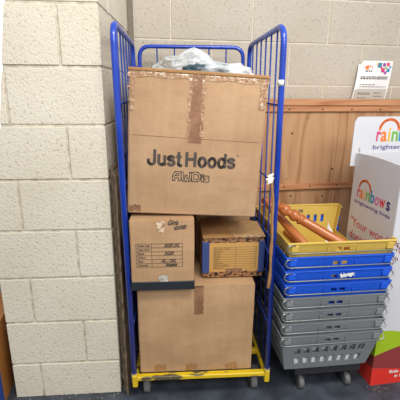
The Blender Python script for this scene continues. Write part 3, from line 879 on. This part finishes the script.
# ------------------------------------------------------------------ WOODEN CABINET
wc = thing('wooden_cabinet','wide pine cabinet with battens standing against the rear wall','cabinet',(0,2.2,0),.18)
x0,x1=.352,1.62
obj('panel', box((x0,.022,.0),(x1,.040,1.37)), M['pine'], wc)
obj('top_board', box((x0-.012,.0,1.372),(x1,.20,1.408),.003), M['pine_rail'], wc)
obj('batten', box((x0,.006,1.338),(x1,.022,1.371),.002), M['pine_rail'], wc)
obj('batten', box((x0,.004,.862),(x1,.022,.898),.002), M['pine_rail'], wc)
obj('side_board', box((x0-.004,.006,0),(x0+.030,.20,1.371),.002), M['pine'], wc)
obj('stile', box((x1-.05,.004,0),(x1,.022,1.337),.002), M['pine'], wc)
for x,z,yy in ((.53,1.352,.006),(.74,1.352,.006),(.93,1.352,.006),(1.12,1.352,.006),(.53,.884,.004),(.70,.884,.004),(.88,.884,.004)):
    obj('screw', lathe([(0,.0045),(.002,.0045)],10,Matrix.Translation((x,yy,z))@Matrix.Rotation(PI/2,4,'X')), M['screw'], wc)
for x,z,r in ((.565,1.21,.007),(.85,.985,.007),(.50,.995,.005),(.585,.82,.007),(.80,.81,.006),(.66,1.30,.004),(.55,.93,.004)):
    obj('knot', lathe([(0,r),(.0012,r*.7)],14,Matrix.Translation((x,.022,z))@Matrix.Rotation(PI/2,4,'X')), M['knot'], wc, True)

# ------------------------------------------------------------------ LEAFLET on the wall
lf = thing('laminated_notice','curled laminated notice with coloured prints taped to the rear wall above the cabinet','notice',Matrix.Rotation(.18,3,'Z')@Vector((0,0,0))+Vector((0,BY-.004,1.388)),.18)
c = math.cos(.18)
lx0,lx1=1.020,1.262; 
def lz(u,v): return (lx0+(lx1-lx0)*u+.030*(v-.5)*1.0-.012, -.010-.010*math.sin(v*PI)-.016*(1-abs(2*u-1))*v*.6, .252*v-(.02*v if u<.08 else 0)+.014*v*(1 if u>.1 else .4)*.4)
blob('sheet', lambda u,v: lz(u,v), 16,16, M['leaflet'], lf)
def on(u,v,d=.0012):
    p=lz(u,v); return (p[0],p[1]-d,p[2])
def patch(nm,u0,v0,u1,v1,m,d=.0012,k=4):
    bm=bmesh.new(); g=[[bm.verts.new(on(u0+(u1-u0)*i/k,v0+(v1-v0)*j/k,d)) for i in range(k+1)] for j in range(k+1)]
    for j in range(k):
        for i in range(k): bm.faces.new((g[j][i],g[j][i+1],g[j+1][i+1],g[j+1][i]))
    obj(nm,bm,m,lf)
patch('lower_panel',.03,.01,.97,.33,M['leaflet_grey'],.0010,10)
bm=bmesh.new()
for v,u0,u1 in ((.60,.12,.92),(.56,.12,.88),(.37,.14,.90),(.42,.14,.55),(.22,.14,.46),(.19,.14,.46),(.10,.14,.34),(.22,.62,.84),(.14,.62,.82),(.74,.22,.42)):
    u=u0
    while u<u1:
        w_=random.uniform(.02,.07); h_=.016 if v<.5 else .028
        bm.faces.new([bm.verts.new(on(a,b,.002)) for a,b in ((u,v),(u+w_,v),(u+w_,v+h_),(u,v+h_))]); u+=w_+.02
obj('printed_line',bm,M['ink_soft'],lf)
for i,(k,u,v,s) in enumerate((('a',.26,.83,.05),('teal',.60,.90,.07),('i',.53,.93,.03),('pur',.74,.91,.05),('w',.86,.92,.05),('teal',.88,.78,.05),('r',.72,.78,.06),('n',.80,.84,.03),('crim',.66,.84,.03),('b',.93,.86,.03),('pur',.80,.72,.04))):
    patch('coloured_print',u-s*.85,v-s*.8,min(.99,u+s*.85),min(.985,v+s*.8),M['p_'+k],.0022+.0002*i,3)
P=[(.16+.13+.13*math.cos(t*PI/10),.80+.09*math.sin(t*PI/10)) for t in range(11)]
bm=bmesh.new()
for a,b in zip(P,P[1:]):
    bm.faces.new([bm.verts.new(on(x,y,.003)) for x,y in (a,b,(b[0],b[1]-.02),(a[0],a[1]-.02))])
obj('printed_arc',bm,M['p_arc'],lf)

# ------------------------------------------------------------------ ORANGE CARTON at far left
oc = thing('cardboard_box','orange-brown box with blue end standing on the floor left of the pier','box',(-.930,1.50,0),.17)
obj('carton', box((-.30,0,0),(0,.36,.395),.003,2), M['orange_card'], oc)
obj('blue_end', box((-.302,-.004,0),(.0,.001,.345),.001), M['blue_card'], oc)

# paint chips by the pier and the display
bm=bmesh.new()
for k in range(60):
    a=random.random()
    if k<42: x=-.90+.53*a; y=1.535+.042*a-abs(random.gauss(0,.03))
    else: x=.86+.2*a; y=1.62-abs(random.gauss(0,.025))
    r=random.uniform(.0015,.004)
    bm.faces.new([bm.verts.new((x+r*math.cos(t*2.1),y+r*math.sin(t*2.1),.0012)) for t in range(3)])
tag(obj('paint_chips',bm,M['chip']),'tiny paint flakes scattered on the floor at the foot of the pier','debris',kind='stuff')

# ------------------------------------------------------------------ LIGHT, CAMERA
wd = bpy.data.worlds.new('w'); S.world = wd; wd.use_nodes=True
wd.node_tree.nodes['Background'].inputs[0].default_value=(.93,.96,1,1); wd.node_tree.nodes['Background'].inputs[1].default_value=.75
def area(name, loc, target, sx, sy, power, col):
    l=bpy.data.lights.new(name,'AREA'); l.shape='RECTANGLE'; l.size=sx; l.size_y=sy; l.energy=power; l.color=col
    o=bpy.data.objects.new(name,l); COL.objects.link(o); o.location=loc
    o.rotation_euler=(Vector(target)-Vector(loc)).to_track_quat('-Z','Y').to_euler(); return o
area('ceiling_light',(.6,.3,3.0),(.1,1.9,.7),1.6,.5,52,(1,.985,.96))
area('ceiling_light_rear',(1.3,-1.3,2.9),(.0,1.9,.6),1.6,.8,54,(1,.99,.975))
cd=bpy.data.cameras.new('camera'); cam=bpy.data.objects.new('camera',cd); COL.objects.link(cam)
f=382.3; th=.2782; roll=.0072
cd.sensor_fit='HORIZONTAL'; cd.sensor_width=36; cd.lens=f/400*36; cd.clip_start=.05
cam.location=(0,0,1.4526)
cam.matrix_world = Matrix.Translation((0,0,1.4526)) @ Matrix.Rotation(PI/2-th,4,'X') @ Matrix.Rotation(roll,4,'Z')
S.camera=cam
S.view_settings.view_transform='Standard'
